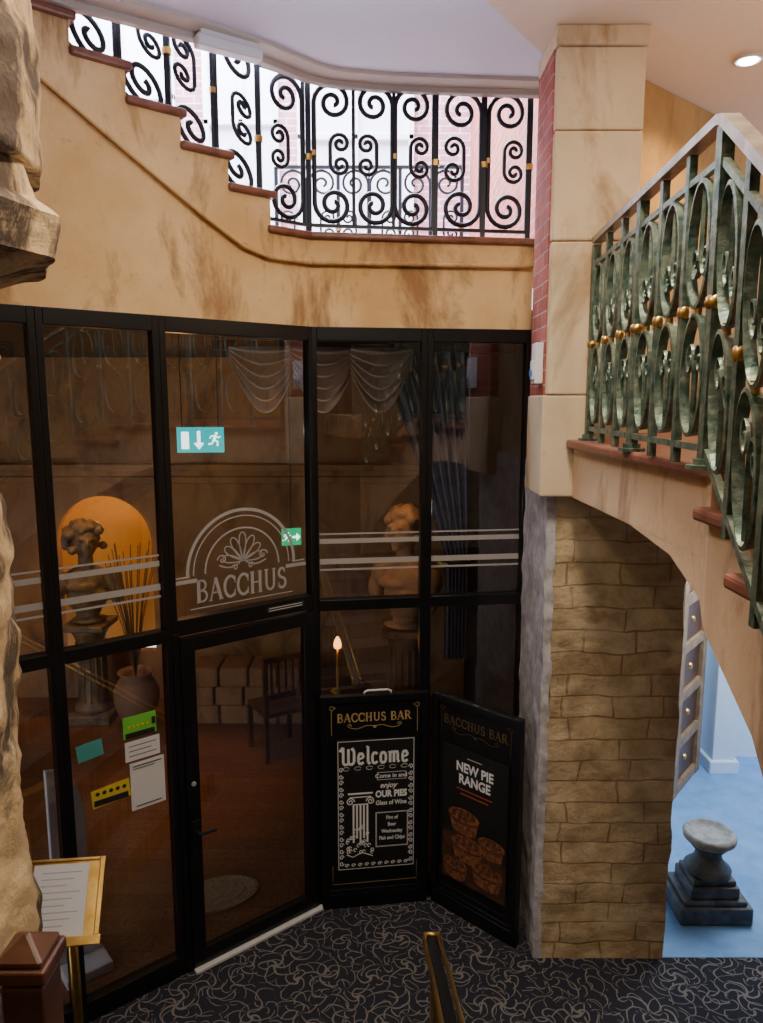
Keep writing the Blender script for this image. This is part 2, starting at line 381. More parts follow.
# ---------------------------------------------------------------- ceiling
edge=[(-3.0,2.42),(-1.414,3.666),(-.903,3.99),(-.686,4.17),(-.451,4.41),(-.33,4.49),(-.21,4.53),(.05,4.58),(.515,4.62),(.957,4.65)]
CZ=5.09
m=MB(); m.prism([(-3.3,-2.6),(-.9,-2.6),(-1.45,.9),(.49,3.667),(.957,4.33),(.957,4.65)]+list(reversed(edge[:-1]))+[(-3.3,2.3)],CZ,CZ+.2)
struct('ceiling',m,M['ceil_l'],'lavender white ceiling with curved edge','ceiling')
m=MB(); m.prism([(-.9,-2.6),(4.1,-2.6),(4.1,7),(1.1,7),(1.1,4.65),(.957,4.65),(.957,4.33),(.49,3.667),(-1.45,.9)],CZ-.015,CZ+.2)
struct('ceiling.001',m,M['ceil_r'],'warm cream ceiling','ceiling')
def off(path,d):
    out=[]
    for i,p in enumerate(path):
        a=path[max(i-1,0)];b=path[min(i+1,len(path)-1)]
        dx,dy=b[0]-a[0],b[1]-a[1];l=math.hypot(dx,dy); out.append((p[0]+dy/l*d,p[1]-dx/l*d))
    return out
ins=off(edge,.17); ins2=off(edge,.05)
m=MB()
for pa,pb,z in ((edge,ins,CZ-.02),(edge,ins2,CZ-.05)):
    m.prism(list(pa)+list(reversed(pb)),z,CZ+.02)
struct('trim_3',m,M['trim'],'cream cornice along the curved ceiling edge','cornice',bevel=.006)
# ---------------------------------------------------------------- glazing
def bar(m,x0,x1,z0,z1,d=.035): m.box(x0,x1,-d,d,z0,z1)
def window(i,F,x0,x1,zs,label,extra=None):
    c=F@Vector(((x0+x1)/2,0,0)); e=thing('window_%d'%i,(c.x,c.y,0),label,'window',kind='structure')
    m=MB(F); bar(m,x0,x0+.035,0,3.72); bar(m,x1-.035,x1,0,3.72)
    for z,w in zs: bar(m,x0+.035,x1-.035,z,z+w)
    mk('frame',m,M['black'],e,bevel=.004)
    m=MB(F); z0=zs[0][0]; m.add([(x0+.03,0,z0),(x1-.03,0,z0),(x1-.03,0,3.7),(x0+.03,0,3.7)],[(0,1,2,3)])
    mk('pane',m,M['glass'],e); return e
Z4=[(0,.12),(2.0,.07),(3.64,.08)]
w1=window(1,F1,-2.3,-1.53,Z4,'black framed tall window beside the stone column')
w2=window(2,F1,-1.53,-.94,Z4,'black framed window with stickers and etched stripes')
w3=window(3,F1,-.94,0,[(2.02,.09),(3.64,.08)],'black framed fanlight with etched arch logo over the door')
w4=window(4,F2,0,.70,Z4,'black framed window with etched stripes above the board')
w5=window(5,F2,.70,W2L,Z4,'black framed window with etched stripes beside the stone pier')
def stripes(F,x0,x1,e,zs):
    m=MB(F)
    for a,b in zs: m.add([(x0,-.004,a),(x1,-.004,a),(x1,-.004,b),(x0,-.004,b)],[(0,1,2,3)])
    mk('etched_stripe',m,M['frost'],e)
Zs=((2.42,2.450),(2.475,2.485),(2.25,2.262),(2.29,2.325))
stripes(F1,-1.49,-.98,w2,Zs); stripes(F2,.04,.66,w4,Zs); stripes(F2,.74,1.31,w5,Zs); stripes(F1,-2.26,-1.57,w1,Zs)
def arcp(cx,cz,rx,rz,a0,a1,n=12):
    return [(cx+rx*math.cos(math.radians(a0+(a1-a0)*k/n)),cz+rz*math.sin(math.radians(a0+(a1-a0)*k/n))) for k in range(n+1)]
G={'B':(.70,[([(.15,0),(.15,1)],.15),([(.15,.96)]+arcp(.34,.745,.22,.215,90,-90)+[(.15,.53)],.09),([(.15,.51)]+arcp(.36,.275,.26,.235,90,-90)+[(.15,.04)],.09),([(.0,.98),(.3,.98)],.05),([(.0,.02),(.3,.02)],.05)]),
'A':(.82,[([(.08,0),(.40,1)],.06),([(.40,1),(.72,0)],.15),([(.20,.34),(.62,.34)],.06),([(-.02,.02),(.2,.02)],.05),([(.58,.02),(.86,.02)],.05)]),
'C':(.76,[(arcp(.43,.5,.36,.46,40,320,18),.12),([(.71,.62),(.71,.95)],.05),([(.71,.05),(.71,.35)],.05)]),
'H':(.86,[([(.17,0),(.17,1)],.14),([(.67,0),(.67,1)],.14),([(.17,.5),(.67,.5)],.07),([(.03,.98),(.31,.98)],.05),([(.03,.02),(.31,.02)],.05),([(.53,.98),(.81,.98)],.05),([(.53,.02),(.81,.02)],.05)]),
'U':(.84,[([(.17,1),(.17,.35)]+arcp(.42,.33,.25,.28,180,360)+[(.67,1)],.11),([(.03,.98),(.31,.98)],.05),([(.55,.98),(.79,.98)],.05)]),
'S':(.62,[(arcp(.31,.735,.2,.215,35,250,10)+arcp(.31,.27,.23,.23,75,-150,12),.12),([(.48,.72),(.48,.95)],.05),([(.1,.05),(.1,.3)],.05)]),
'R':(.80,[([(.15,0),(.15,1)],.14),([(.15,.96)]+arcp(.36,.73,.22,.23,90,-90)+[(.15,.5)],.09),([(.36,.5),(.70,.02)],.13),([(.0,.98),(.3,.98)],.05),([(.0,.02),(.3,.02)],.05),([(.62,.02),(.84,.02)],.05)]),
' ':(.4,[])}
def serif(m,txt,h,cx,z0,y,sx=1,gap=.06,wk=1):
    W=sum(G[c][0]+gap for c in txt)*h*sx; x=cx-W/2
    for c in txt:
        for pts,w in G[c][1]:
            m.ribbon([(x+p[0]*h*sx,z0+p[1]*h) for p in pts],w*h*wk,y)
        x+=(G[c][0]+gap)*h*sx
m=MB(F1); y=-.005; cx=-.485; cz=2.34
for r,w in ((.34,.018),(.305,.007),(.235,.010)):
    m.ribbon(arcp(cx,cz,r,r,0,180,40),w,y)
m.ribbon([(-.90,2.335),(-.90+.085,2.335),(-.82,2.36)],.010,y); m.ribbon([(-.07,2.335),(-.155,2.335),(-.15,2.36)],.010,y)
m.ribbon([(-.90,2.31),(-.77,2.31)],.022,y); m.ribbon([(-.20,2.31),(-.06,2.31)],.022,y)
for k in range(7):
    a=math.radians(-78+26*k); L0=.165-.012*abs(k-3)
    pe=[];bx,bz=cx,cz+.045
    for t in range(19):
        u=t/18; th=2*math.pi*u; lz=L0/2*(1-math.cos(th)); lx=.024*math.sin(th)*(lz/L0+.3)
        pe.append((bx+lx*math.cos(a)+lz*math.sin(a),bz-lx*math.sin(a)+lz*math.cos(a)))
    m.ribbon(pe,.007,y)
for sx in (-1,1):
    m.ribbon([(cx+sx*(.02+.13*t/10),cz+.035-.02*math.sin(t/10*math.pi)) for t in range(11)],.008,y)
    m.ribbon([(cx+sx*(.13+.030*math.cos(t/3)*(1-t/26)),cz+.065+.030*math.sin(t/3)*(1-t/26)) for t in range(22)],.008,y)
    m.ribbon([(cx+sx*(.05+.020*math.cos(t/3)*(1-t/26)),cz+.01+.020*math.sin(t/3)*(1-t/26)) for t in range(22)],.007,y)
serif(m,'BACCHUS',.130,cx,2.18,y,.78,.06,1.0)
m.ribbon([(cx-.33,2.15),(cx+.33,2.15)],.006,y)
mk('etched_logo',m,M['frost'],w3)
m=MB(F1); m.box(-.36,-.10,-.045,-.040,2.055,2.09); m.mi=1
for k in range(2): m.ribbon([(-.345,2.08-.014*k),(-.115,2.08-.014*k)],.004,-.0455)
mk('notice_strip',m,[M['ink'],M['paper']],w3)
def sticker(x,z,w,h,mm,label,lines=0,tilt=0,inkm='ink'):
    X=Matrix.Translation((x,-.004,z))@Matrix.Rotation(math.radians(tilt),4,'Y')
    m=MB(F1@X); m.box(-w/2,w/2,-.003,0,-h/2,h/2); m.mi=1
    for k in range(lines):
        zz=h/2-h*(k+1)/(lines+1); m.ribbon([(-w*.4,zz),(w*(.4-.15*(k%2)),zz)],h*.04,-.0035)
    o=mk('sticker',m,[mm,M[inkm]],w2,label=label)
sticker(-1.13,1.57,.18,.12,M['greens'],'green food hygiene sticker',0,0,'ink')
m=MB(F1); m.box(-1.21,-1.05,-.010,-.007,1.512,1.54); m.mi=1
for k in range(5): m.disc(-1.19+.025*k,1.575,.008,.008,-.0105)
m.mi=0; m.box(-1.065,-1.045,-.0105,-.007,1.56,1.60)
mk('sticker_print',m,[M['ink'],M['yellow']],w2)
sticker(-1.12,1.435,.19,.11,M['paper'],'white paper notice',3)
sticker(-1.10,1.23,.19,.27,M['paper'],'white paper notice',0)
m=MB(F1)
m.ribbon([(-1.18,1.345),(-1.02,1.345)],.006,-.009); m.ribbon([(-1.18,1.33),(-1.06,1.33)],.004,-.009); m.ribbon([(-1.17,1.115),(-1.03,1.115)],.006,-.009)
mk('sticker_print',m,M['ink'],w2)
sticker(-1.395,1.505,.13,.09,M['teal'],'teal sticker',0,-6,'paper')
sticker(-1.30,1.235,.20,.10,M['yellow'],'yellow and black sticker',0,-4)
m=MB(F1); m.box(-1.39,-1.21,-.010,-.008,1.19,1.222)
for k in range(5): m.disc(-1.37+.035*k,1.255,.011,.011,-.0085)
mk('sticker_print',m,M['ink'],w2)
D=thing('door_1',(P1(-.47)[0],P1(-.47)[1],0),'black framed glazed entrance door with lever handle','door',kind='structure')
m=MB(F1)
m.box(-.94,-.90,-.04,.04,0,2.04); m.box(-.03,0,-.04,.04,0,2.04)
m.box(-.90,-.82,-.055,-.01,.02,2.01); m.box(-.11,-.03,-.055,-.01,.02,2.01)
m.box(-.82,-.11,-.055,-.01,1.93,2.01); m.box(-.82,-.11,-.055,-.01,.02,.12)
mk('leaf',m,M['black'],D,bevel=.004)
m=MB(F1); m.add([(-.82,-.03,.12),(-.11,-.03,.12),(-.11,-.03,1.93),(-.82,-.03,1.93)],[(0,1,2,3)]); mk('pane',m,M['glass'],D)
m=MB(F1); m.box(-.88,-.84,-.068,-.055,.74,.94); m.tube([(-.86,-.06,.88),(-.86,-.11,.88),(-.855,-.115,.88),(-.76,-.115,.875)],.010,8)
mk('handle',m,M['iron'],D,label='black lever handle',bevel=.002)
m=MB(F1); m.lathe([(.014,0),(.014,.006),(.010,.010)],16,Matrix.Translation((-.86,-.055,1.16))@Matrix.Rotation(math.pi/2,4,'X')); mk('lock',m,M['capstone'],D,label='steel lock cylinder')
m=MB(F1); m.box(-.90,.0,-.085,-.045,0,.018); mk('threshold',m,M['paper'],D,label='pale metal threshold strip',bevel=.003)
# ---------------------------------------------------------------- notice boards
def board(F,W,label):
    c=F@Vector((W/2,0,0)); e=thing('notice_board',(c.x,c.y,0),label,'sign',group='black bar notice boards')
    H=1.46; m=MB(F); m.box(0,W,0,.035,.0,H); m.box(-.0,W,-.012,0,0,.10)
    for a,b in ((0,.045),(W-.045,W)): m.box(a,b,-.018,0,.10,H)
    m.box(.045,W-.045,-.018,0,H-.045,H)
    m.box(.045,W-.045,-.010,0,.10,.13)
    mk('panel',m,M['black'],e,bevel=.004)
    return e
def scrolly(m,cx,z,w,y,wk=.004):
    for s in (-1,1):
        pts=[(cx+s*(w*t/20),z+.010*math.sin(t/20*2*math.pi)) for t in range(21)]
        m.ribbon(pts,wk,y)
        m.ribbon([(cx+s*(w+.012*math.sin(a/3)),z+.014-.012*math.cos(a/3)*(1-a/24)) for a in range(20)],wk,y)
    m.disc(cx,z,.010,.010,y)
FB1=frame((-.385,4.405),(.69,.095)); FB2=frame((.335,4.50),(.475,-.44))
W=.69
b1=board(FB1,W,'black notice board with gold heading and chalk welcome poster')
W2_=.655
b2=board(FB2,W2_,'angled black notice board with gold heading and pie poster')
for (F,w,e,mt) in ((FB1,W,b1,M['gold']),(FB2,W2_,b2,M['goldfaint'])):
    m=MB(F); serif(m,'BACCHUS BAR',.058,w/2,1.282,-.004,.92,.08,1.2); mk('gold_heading',m,mt,e)
    m=MB(F); scrolly(m,w/2,1.245,.16,-.004); mk('gold_flourish',m,mt,e)
    for sx,x in ((1,.07),(-1,w-.07)):
        m=MB(F); m.ribbon([(x,1.20),(x,1.36),(x+sx*.03,1.385)],.003,-.004)
        m.ribbon([(x+sx*.02*math.cos(t/3)*(1-t/22),1.375+.02*math.sin(t/3)*(1-t/22)) for t in range(18)],.003,-.004)
        mk('gold_corner',m,mt,e)
    m=MB(F); m.ribbon([(.07,.30),(.07,.17),(w-.07,.17),(w-.07,.30)],.003,-.004); mk('gold_border',m,mt,e)
m=MB(FB1); m.box(.10,.605,-.012,-.003,.27,1.165)
mk('poster',m,M['slate'],b1,label='black chalk drawn welcome poster')
m=MB(FB1); y=-.0135
def nib(pts,th=.010,tv=.024):
    for (a,b) in zip(pts,pts[1:]):
        dx,dz=abs(b[0]-a[0]),abs(b[1]-a[1]); l=math.hypot(dx,dz) or 1
        m.ribbon([a,b],th*dx/l+tv*dz/l,y)
def BL(ch,x,z,s):
    g={'W':[[(0,.95),(.12,1.05),(.12,.1),(.27,-.02),(.42,.1),(.42,.95)],[(.42,.1),(.57,-.02),(.74,.14),(.74,.8),(.60,1.0)],[(-.05,.80),(0,.95)]],
       'e':[[(.32,.38),(.06,.30)],[(.32,.38),(.32,.55),(.18,.68),(.05,.52),(.05,.12),(.18,-.02),(.34,.12)]],
       'l':[[(.02,1.0),(.12,1.05),(.12,.10),(.24,-.02)]],
       'c':[[(.34,.56),(.18,.68),(.05,.52),(.05,.12),(.18,-.02),(.34,.12)]],
       'o':[[(.18,.68),(.05,.52),(.05,.12),(.18,-.02),(.34,.12),(.34,.52),(.18,.68)]],
       'm':[[(0,.58),(.09,.66),(.09,0)],[(.09,.55),(.23,.68),(.31,.56),(.31,0)],[(.31,.55),(.45,.68),(.53,.56),(.53,.10),(.62,0)]]}[ch]
    for st in g: nib([(x+p[0]*s,z+p[1]*s) for p in st],.08*s,.15*s)
x=.128
for ch,adv in (('W',.94),('e',.48),('l',.32),('c',.48),('o',.50),('m',.76),('e',.46)):
    BL(ch,x,1.0,.112); x+=adv*.112
for k in range(6): m.ribbon(arcp(.16+.075*k,.972,.022,.012,20,330,8),.003,y)
def rect(x0,x1,z0,z1,w): m.ribbon([(x0,z0),(x1,z0)],w,y);m.ribbon([(x0,z1),(x1,z1)],w,y);m.ribbon([(x0,z0),(x0,z1)],w,y);m.ribbon([(x1,z0),(x1,z1)],w,y)
rect(.108,.597,.278,1.157,.004)
for k in range(19):
    z=.32+.043*k
    for x,s in ((.127,1),(.578,-1)):
        if .97<z<1.13: continue
        sg=1 if k%2 else -1
        m.ribbon([(x+s*.015*math.cos(t*.7)*(1-t/14),z+sg*.018*math.sin(t*.7)*(1-t/14)) for t in range(12)],.005,y)
for k in range(10):
    m.ribbon([(.16+.043*k+.015*math.cos(t*.7)*(1-t/14),.303+.013*math.sin(t*.7)*(1-t/14)) for t in range(12)],.005,y)
m.text('Come in and',.040,.45,.91,y,bold=.0008); rect(.36,.545,.885,.935,.003)
m.text('enjoy',.050,.43,.845,y,bold=.001,shear=.3)
m.text('OUR PIES',.062,.45,.785,y,bold=.003,sx=.8)
m.text('Glass of Wine',.044,.45,.725,y,bold=.001,sx=.8)
rect(.35,.56,.42,.66,.003); rect(.355,.555,.425,.655,.002)
for k,t in enumerate(['Pint of','Beer','Wednesday','Fish and Chips']):
    m.text(t,.036,.455,.62-.047*k,y,bold=.0008,sx=.8)
m.ribbon([(.17,.80),(.33,.80)],.012,y); m.ribbon([(.18,.775),(.32,.775)],.007,y)
for s,x in ((1,.185),(-1,.315)):
    m.ribbon([(x+s*.028*math.cos(t*.6)*(1-t/20),.745+.028*math.sin(t*.6)*(1-t/20)) for t in range(18)],.007,y)
m.ribbon([(.20,.725),(.30,.725)],.008,y)
for k in range(5): m.ribbon([(.205+.0225*k,.72),(.205+.0225*k,.46+.03*(k%2))],.012,y)
for k in range(26):
    a=random.uniform(.16,.33); b=random.uniform(.38,.58)
    m.ribbon([(a+.010*math.cos(t),b+.012*math.sin(t)) for t in range(6)],.006,y)
m.ribbon([(.16,.38),(.2,.36),(.26,.39),(.33,.36)],.006,y)
mk('chalk_drawing',m,M['chalk'],b1)
m=MB(FB1); m.tube([(.28,.0,1.46),(.28,.0,1.475),(.30,0,1.485),(.43,0,1.485),(.45,0,1.475),(.45,0,1.46)],.007,8); mk('handle',m,M['paper'],b1,smooth=True,label='pale metal carrying handle')
m=MB(FB2); m.box(.09,.58,-.012,-.003,.24,1.15); mk('poster',m,M['navy'],b2,label='dark poster showing pies')
m=MB(FB2)
m.text('NEW PIE',.085,.335,1.03,y,bold=.003,sx=.85); m.text('RANGE',.085,.335,.95,y,bold=.003,sx=.85)
m.ribbon([(.28,1.10),(.39,1.10)],.004,y)
m.mi=1
for k in range(2): m.ribbon([(.20+.03*k,.885-.03*k),(.47-.03*k,.885-.03*k)],.008,y)
mk('poster_lettering',m,[M['chalk'],M['red']],b2)
m=MB(FB2)
m.mi=2; m.add([(.095,-.0125,.245),(.575,-.0125,.245),(.575,-.0125,.50),(.35,-.0125,.62),(.095,-.0125,.56)],[(0,1,2,3,4)])
for i,(px,pz,r) in enumerate([(.26,.71,.115),(.47,.60,.095),(.29,.53,.12),(.44,.41,.115),(.20,.36,.095)]):
    yy=-.0128-.0004*i
    m.mi=0
    body=[(px-r,pz),(px-r*.80,pz-r*.85)]+[(px+r*.80*math.cos(math.pi+math.pi*k/8),pz-r*.85+r*.26*math.sin(math.pi+math.pi*k/8)) for k in range(1,8)]+[(px+r*.80,pz-r*.85),(px+r,pz)]
    m.add([(a,yy,b) for a,b in body],[tuple(range(len(body)))])
    m.mi=1; m.disc(px,pz-.010,r*1.04,r*.46,yy-.0001,28)
    m.mi=0; m.disc(px,pz,r*1.02,r*.40,yy-.00015,28)
    m.mi=1; m.disc(px,pz+.006,r*.78,r*.28,yy-.0002,24)
    m.mi=0
    for k in range(3): m.ribbon([(px-r*.5+r*.4*k,pz-r*.18),(px-r*.35+r*.4*k,pz+r*.25)],r*.16,yy-.00025)
mk('pie_picture',m,[M['pie'],M['pied'],M['pieboard']],b2)
# ---------------------------------------------------------------- scroll railings
def spir(cx,cz,r0,a0,dirn,turns=1.7,n=34,rev=False,rm=.14):
    pts=[]
    for k in range(n+1):
        u=k/n; th=a0+dirn*2*math.pi*turns*u; r=r0*(1-(1-rm)*u)
        pts.append((cx+r*math.cos(th),cz+r*math.sin(th)))
    return list(reversed(pts)) if rev else pts
def bigC(w,h,side):
    r0=w*.46
    cx=r0+.008 if side>0 else w-.008-r0
    if side>0: a0=math.pi; d1,d2=-1,1
    else: a0=0; d1,d2=1,-1
    return spir(cx,h-r0-.012,r0,a0,d1,rev=True)+spir(cx,r0+.012,r0,a0,d2)
def smallS(w,h,side):
    r1=w*.245; cx=w/2+side*w*.17
    return spir(cx,h*.5+r1,r1,0 if side<0 else math.pi,1 if side<0 else -1,1.5,22,rev=True)+spir(cx,h*.5-r1,r1,0 if side<0 else math.pi,-1 if side<0 else 1,1.5,22)
def railing(name,label,mapf,length,mods,h,r,mat,posts=(),handr=.022,group=None,collars=True,zlow=.05):
    p0=mapf(length/2,0); e=thing(name,(p0[0],p0[1],p0[2]),label,'railing',group=group)
    n=max(2,int(length/.08))
    m=MB(); m.tube([mapf(length*i/n,h) for i in range(n+1)],handr,4,flat=(1.2,.7)); mk('handrail',m,mat,e)
    m=MB(); m.tube([mapf(length*i/n,zlow) for i in range(n+1)],.013,4); mk('bottom_rail',m,mat,e)
    for s in posts:
        m=MB(); m.tube([mapf(s,0),mapf(s,h)],.021,4); mk('post',m,mat,e)
        m=MB(); a=mapf(s,h*.5); m.tube([(a[0],a[1],a[2]-.016),(a[0],a[1],a[2]+.016)],.024,8); mk('collar',m,M['brass'],e)
    for i,(s0,w) in enumerate(mods):
        hh=h-zlow; side=1 if i%2 else -1
        def T(p): return mapf(s0+p[0],zlow+p[1])
        m=MB()
        m.tube([T(p) for p in bigC(w,hh,side)],r,6)
        m.tube([T(p) for p in smallS(w,hh,side)],r*.85,6)
        mk('scroll',m,mat,e,smooth=True)
        m=MB(); m.tube([T((w,0)),T((w,hh))],r*1.0,4); mk('baluster',m,mat,e)
        if collars and i%2:
            m=MB(); a=T((0.006,hh*.5)); m.tube([(a[0],a[1],a[2]-.014),(a[0],a[1],a[2]+.014)],.018,8); mk('collar',m,M['brass'],e)
    return e
def map_level(s,z):
    if s<.27: p=F1@Vector((-.27+s,.03,0))
    else: p=F2@Vector((s-.27,.03,0))
    return (p.x,p.y,4.25+z)
railing('upper_railing','black wrought iron scroll railing along the upper landing',map_level,.27+1.33,
   [(.02,.24),(.30,.235),(.535,.235),(.77,.235),(1.04,.26),(1.33,.25)],.845,.0145,M['iron'],posts=(.275,1.02,1.31,1.59))
def map_up(s,z):
    p=F1@Vector((-.29-s,.03,0)); return (p.x,p.y,4.27+s*.60+z)
railing('stair_railing','black wrought iron scroll railing rising with the stairs',map_up,2.0,
   [(.02+.25*i,.25) for i in range(7)],.86,.0145,M['iron'],posts=(.01,.52,1.02,1.52))
def map_far(s,z): return (-.85+s,6.3,4.2+z)
railing('far_railing','black scroll railing at the far side of the landing',map_far,1.5,[(.25*i,.25) for i in range(6)],.95,.011,M['iron'],posts=(.0,.5,1.0,1.5),collars=False)
m=MB(); m.box(1.1,4,-2.5,-.9,2.79,3.09); struct('floor.004',m,M['plaster2'],'plaster edged return landing','floor')
def map_back(s,z): return (3.9-s,-1.0,3.09+z)
railing('return_railing','dark scroll railing along the return landing',map_back,2.7,[(.27*i,.27) for i in range(10)],.95,.013,M['patina'],posts=(0,.54,1.08,1.62,2.16,2.7),collars=False)
# ---------------------------------------------------------------- right pillar and pier
PL=thing('wall_pier',(1.05,4.05,2.79),'cream stone block pillar rising to the ceiling','pillar',kind='structure')
m=MB()
zz=[2.79,3.32,4.08,4.60,4.98,5.075]
for a,b in zip(zz,zz[1:]):
    o=.0 if b<5.0 else -.012
    x0=.83 if a<3.3 else .85
    m.box(x0+o,1.28-o,3.85+o,4.25,a+.002,b-.002)
mk('shaft',m,M['stone'],PL,bevel=.01)
m=MB(); m.box(.842,.90,3.90,4.252,3.32,5.07); mk('brick_return',m,M['brick'],PL)
m=MB(); m.box(.925,1.27,4.25,4.64,2.79,5.07); mk('base',m,M['stone'],PL,bevel=.01)
def grid_add(m,f,na,nb,amp,sc,seed):
    vs=[];fs=[]
    for i in range(na+1):
        for j in range(nb+1):
            p=Vector(f(i/na,j/nb)); d=noise.noise_vector(p*sc+Vector((seed,0,0)))*amp+noise.noise_vector(p*sc*3)*amp*.4
            vs.append(p+d)
    for i in range(na):
        for j in range(nb):
            a=i*(nb+1)+j; fs.append((a,a+nb+1,a+nb+2,a+1))
    m.add(vs,fs)
def rough_box(m,x0,x1,y0,y1,z0,z1,n,amp,sc,seed=0):
    nx=max(1,int((x1-x0)/n));nz=max(1,int((z1-z0)/n));ny=max(1,int((y1-y0)/n))
    grid_add(m,lambda a,b:(x0+(x1-x0)*a,y0,z0+(z1-z0)*b),nx,nz,amp,sc,seed)
    grid_add(m,lambda a,b:(x1,y0+(y1-y0)*a,z0+(z1-z0)*b),ny,nz,amp,sc,seed)
    grid_add(m,lambda a,b:(x0,y1+(y0-y1)*a,z0+(z1-z0)*b),ny,nz,amp,sc,seed)
    grid_add(m,lambda a,b:(x0+(x1-x0)*a,y0+(y1-y0)*b,z1),nx,ny,amp,sc,seed)
m=MB(); rough_box(m,.945,1.68,3.975,4.6,-.02,2.785,.025,.014,4)
struct('wall_stone',m,M['block'],'coursed tan stone block pier under the stairs','wall',smooth=True)
m=MB(); rough_box(m,.90,.95,3.975,4.64,-.02,2.95,.03,.012,6)
struct('wall_render',m,M['white_rough'],'rough whitewashed side of the stone pier','wall',smooth=True)
m=MB(); m.box(.80,.845,3.93,4.02,3.38,3.59); m.box(.79,.80,3.945,4.005,3.40,3.50)
o=mk('alarm_box',m,M['white'],bevel=.012,label='white wall mounted alarm sounder with blue strip on brick',cat='alarm')
m=MB(); m.box(.785,.79,3.95,4.0,3.42,3.45); mk('blue_strip',m,simple('blue_label',(.1,.25,.7),.4),o)
# ---------------------------------------------------------------- right landing & stairs
SR=thing('landing_staircase',(1.6,3.0,1.9),'plaster sided staircase landing with terracotta treads','staircase')
m=MB(); m.prism([(1.04,2.25),(3.99,2.25),(3.99,6.4),(1.28,6.4),(1.28,3.85),(1.0,3.85)],2.79,3.05); mk('landing',m,M['plaster2'],SR)
m=MB(); m.prism([(1.00,2.20),(3.99,2.20),(3.99,6.4),(1.28,6.4),(1.28,3.848),(.955,3.848)],3.05,3.092); mk('tread',m,M['tread'],SR,bevel=.012)
steps=[(2.28,1.87,.965,2.965),(1.90,1.52,.895,2.845),(1.55,1.15,.84,2.725),(1.18,.8,.8,2.605)]
for y1,y0,x,z in steps:
    m=MB(); m.box(x,2.4,y0,y1,z-.042,z); mk('tread',m,M['tread'],SR,bevel=.012)
def lerp(pts,y):
    for (a,va),(b,vb) in zip(pts,pts[1:]):
        if y<=b: return va+(vb-va)*(y-a)/(b-a)
    return pts[-1][1]
bot=[(.8,1.55),(1.2,1.95),(1.83,2.385),(2.2,2.56),(2.35,2.65),(2.6,2.745),(2.8,2.785),(3.9,2.79)]
xf=[(.8,.83),(1.5,.93),(1.87,.99),(2.25,1.01),(2.3,1.04),(3.9,1.0)]
def topz(y):
    for y1,y0,x,z in steps:
        if y>y0-.0001 and y<=y1-.03+.0001: return z-.042
    return 3.05
m=MB(); ys=[.8,1.0,1.1499,1.151,1.35,1.5199,1.521,1.7,1.8699,1.871,2.0,2.1,2.2,2.2499,2.2501,2.35,2.42,2.5,2.6,3.0,3.4,3.85]
top=[3.05 if y>2.25 else topz(y) for y in ys]
for i in range(len(ys)-1):
    a,b=ys[i],ys[i+1]; ta,tb=top[i],top[i+1]
    xa,xb=lerp(xf,a),lerp(xf,b)
    m.add([(xa,a,lerp(bot,a)),(xb,b,lerp(bot,b)),(xb,b,tb),(xa,a,ta),(2.4,a,lerp(bot,a)),(2.4,b,lerp(bot,b)),(2.4,b,tb),(2.4,a,ta)],
          [(1,0,3,2),(4,5,6,7),(0,1,5,4),(3,7,6,2)])
mk('stringer',m,M['plaster2'],SR)
seg1=math.hypot(.10,1.59)
def map_r(s,z):
    if s<=seg1:
        t=s/seg1; return (1.05-.10*t,3.76-1.59*t,3.092+z)
    d=s-seg1; return (.95-.16*d,2.17-.98*d,3.092-.60*d+z)
RL=seg1+1.1; H=.97
R=thing('landing_railing',(1.0,3.0,3.09),'green patinated iron railing with oval rings and brass collars','railing')
m=MB()
ptsr=[map_r(0,H),map_r(seg1*.5,H),map_r(seg1-.02,H),map_r(seg1+.02,H),map_r(RL,H)]
m.tube(ptsr,.034,4,flat=(1,.6)); mk('handrail',m,M['railtop'],R,label='worn flat topped metal handrail')
for z,r_ in ((H-.11,.014),(.06,.015)):
    m=MB(); m.tube([map_r(0,z),map_r(seg1-.01,z),map_r(seg1+.02,z),map_r(RL,z)],r_,4)
    mk('rail_bar',m,M['patina'],R)
s=.0;k=0; step=seg1/6
def rspiral(s0,z0,r0x,r0z,a0,d,turns=1.35,n=26):
    return [map_r(s0+r0x*(1-.8*k/n)*math.cos(a0+d*2*math.pi*turns*k/n),z0+r0z*(1-.8*k/n)*math.sin(a0+d*2*math.pi*turns*k/n)) for k in range(n+1)]
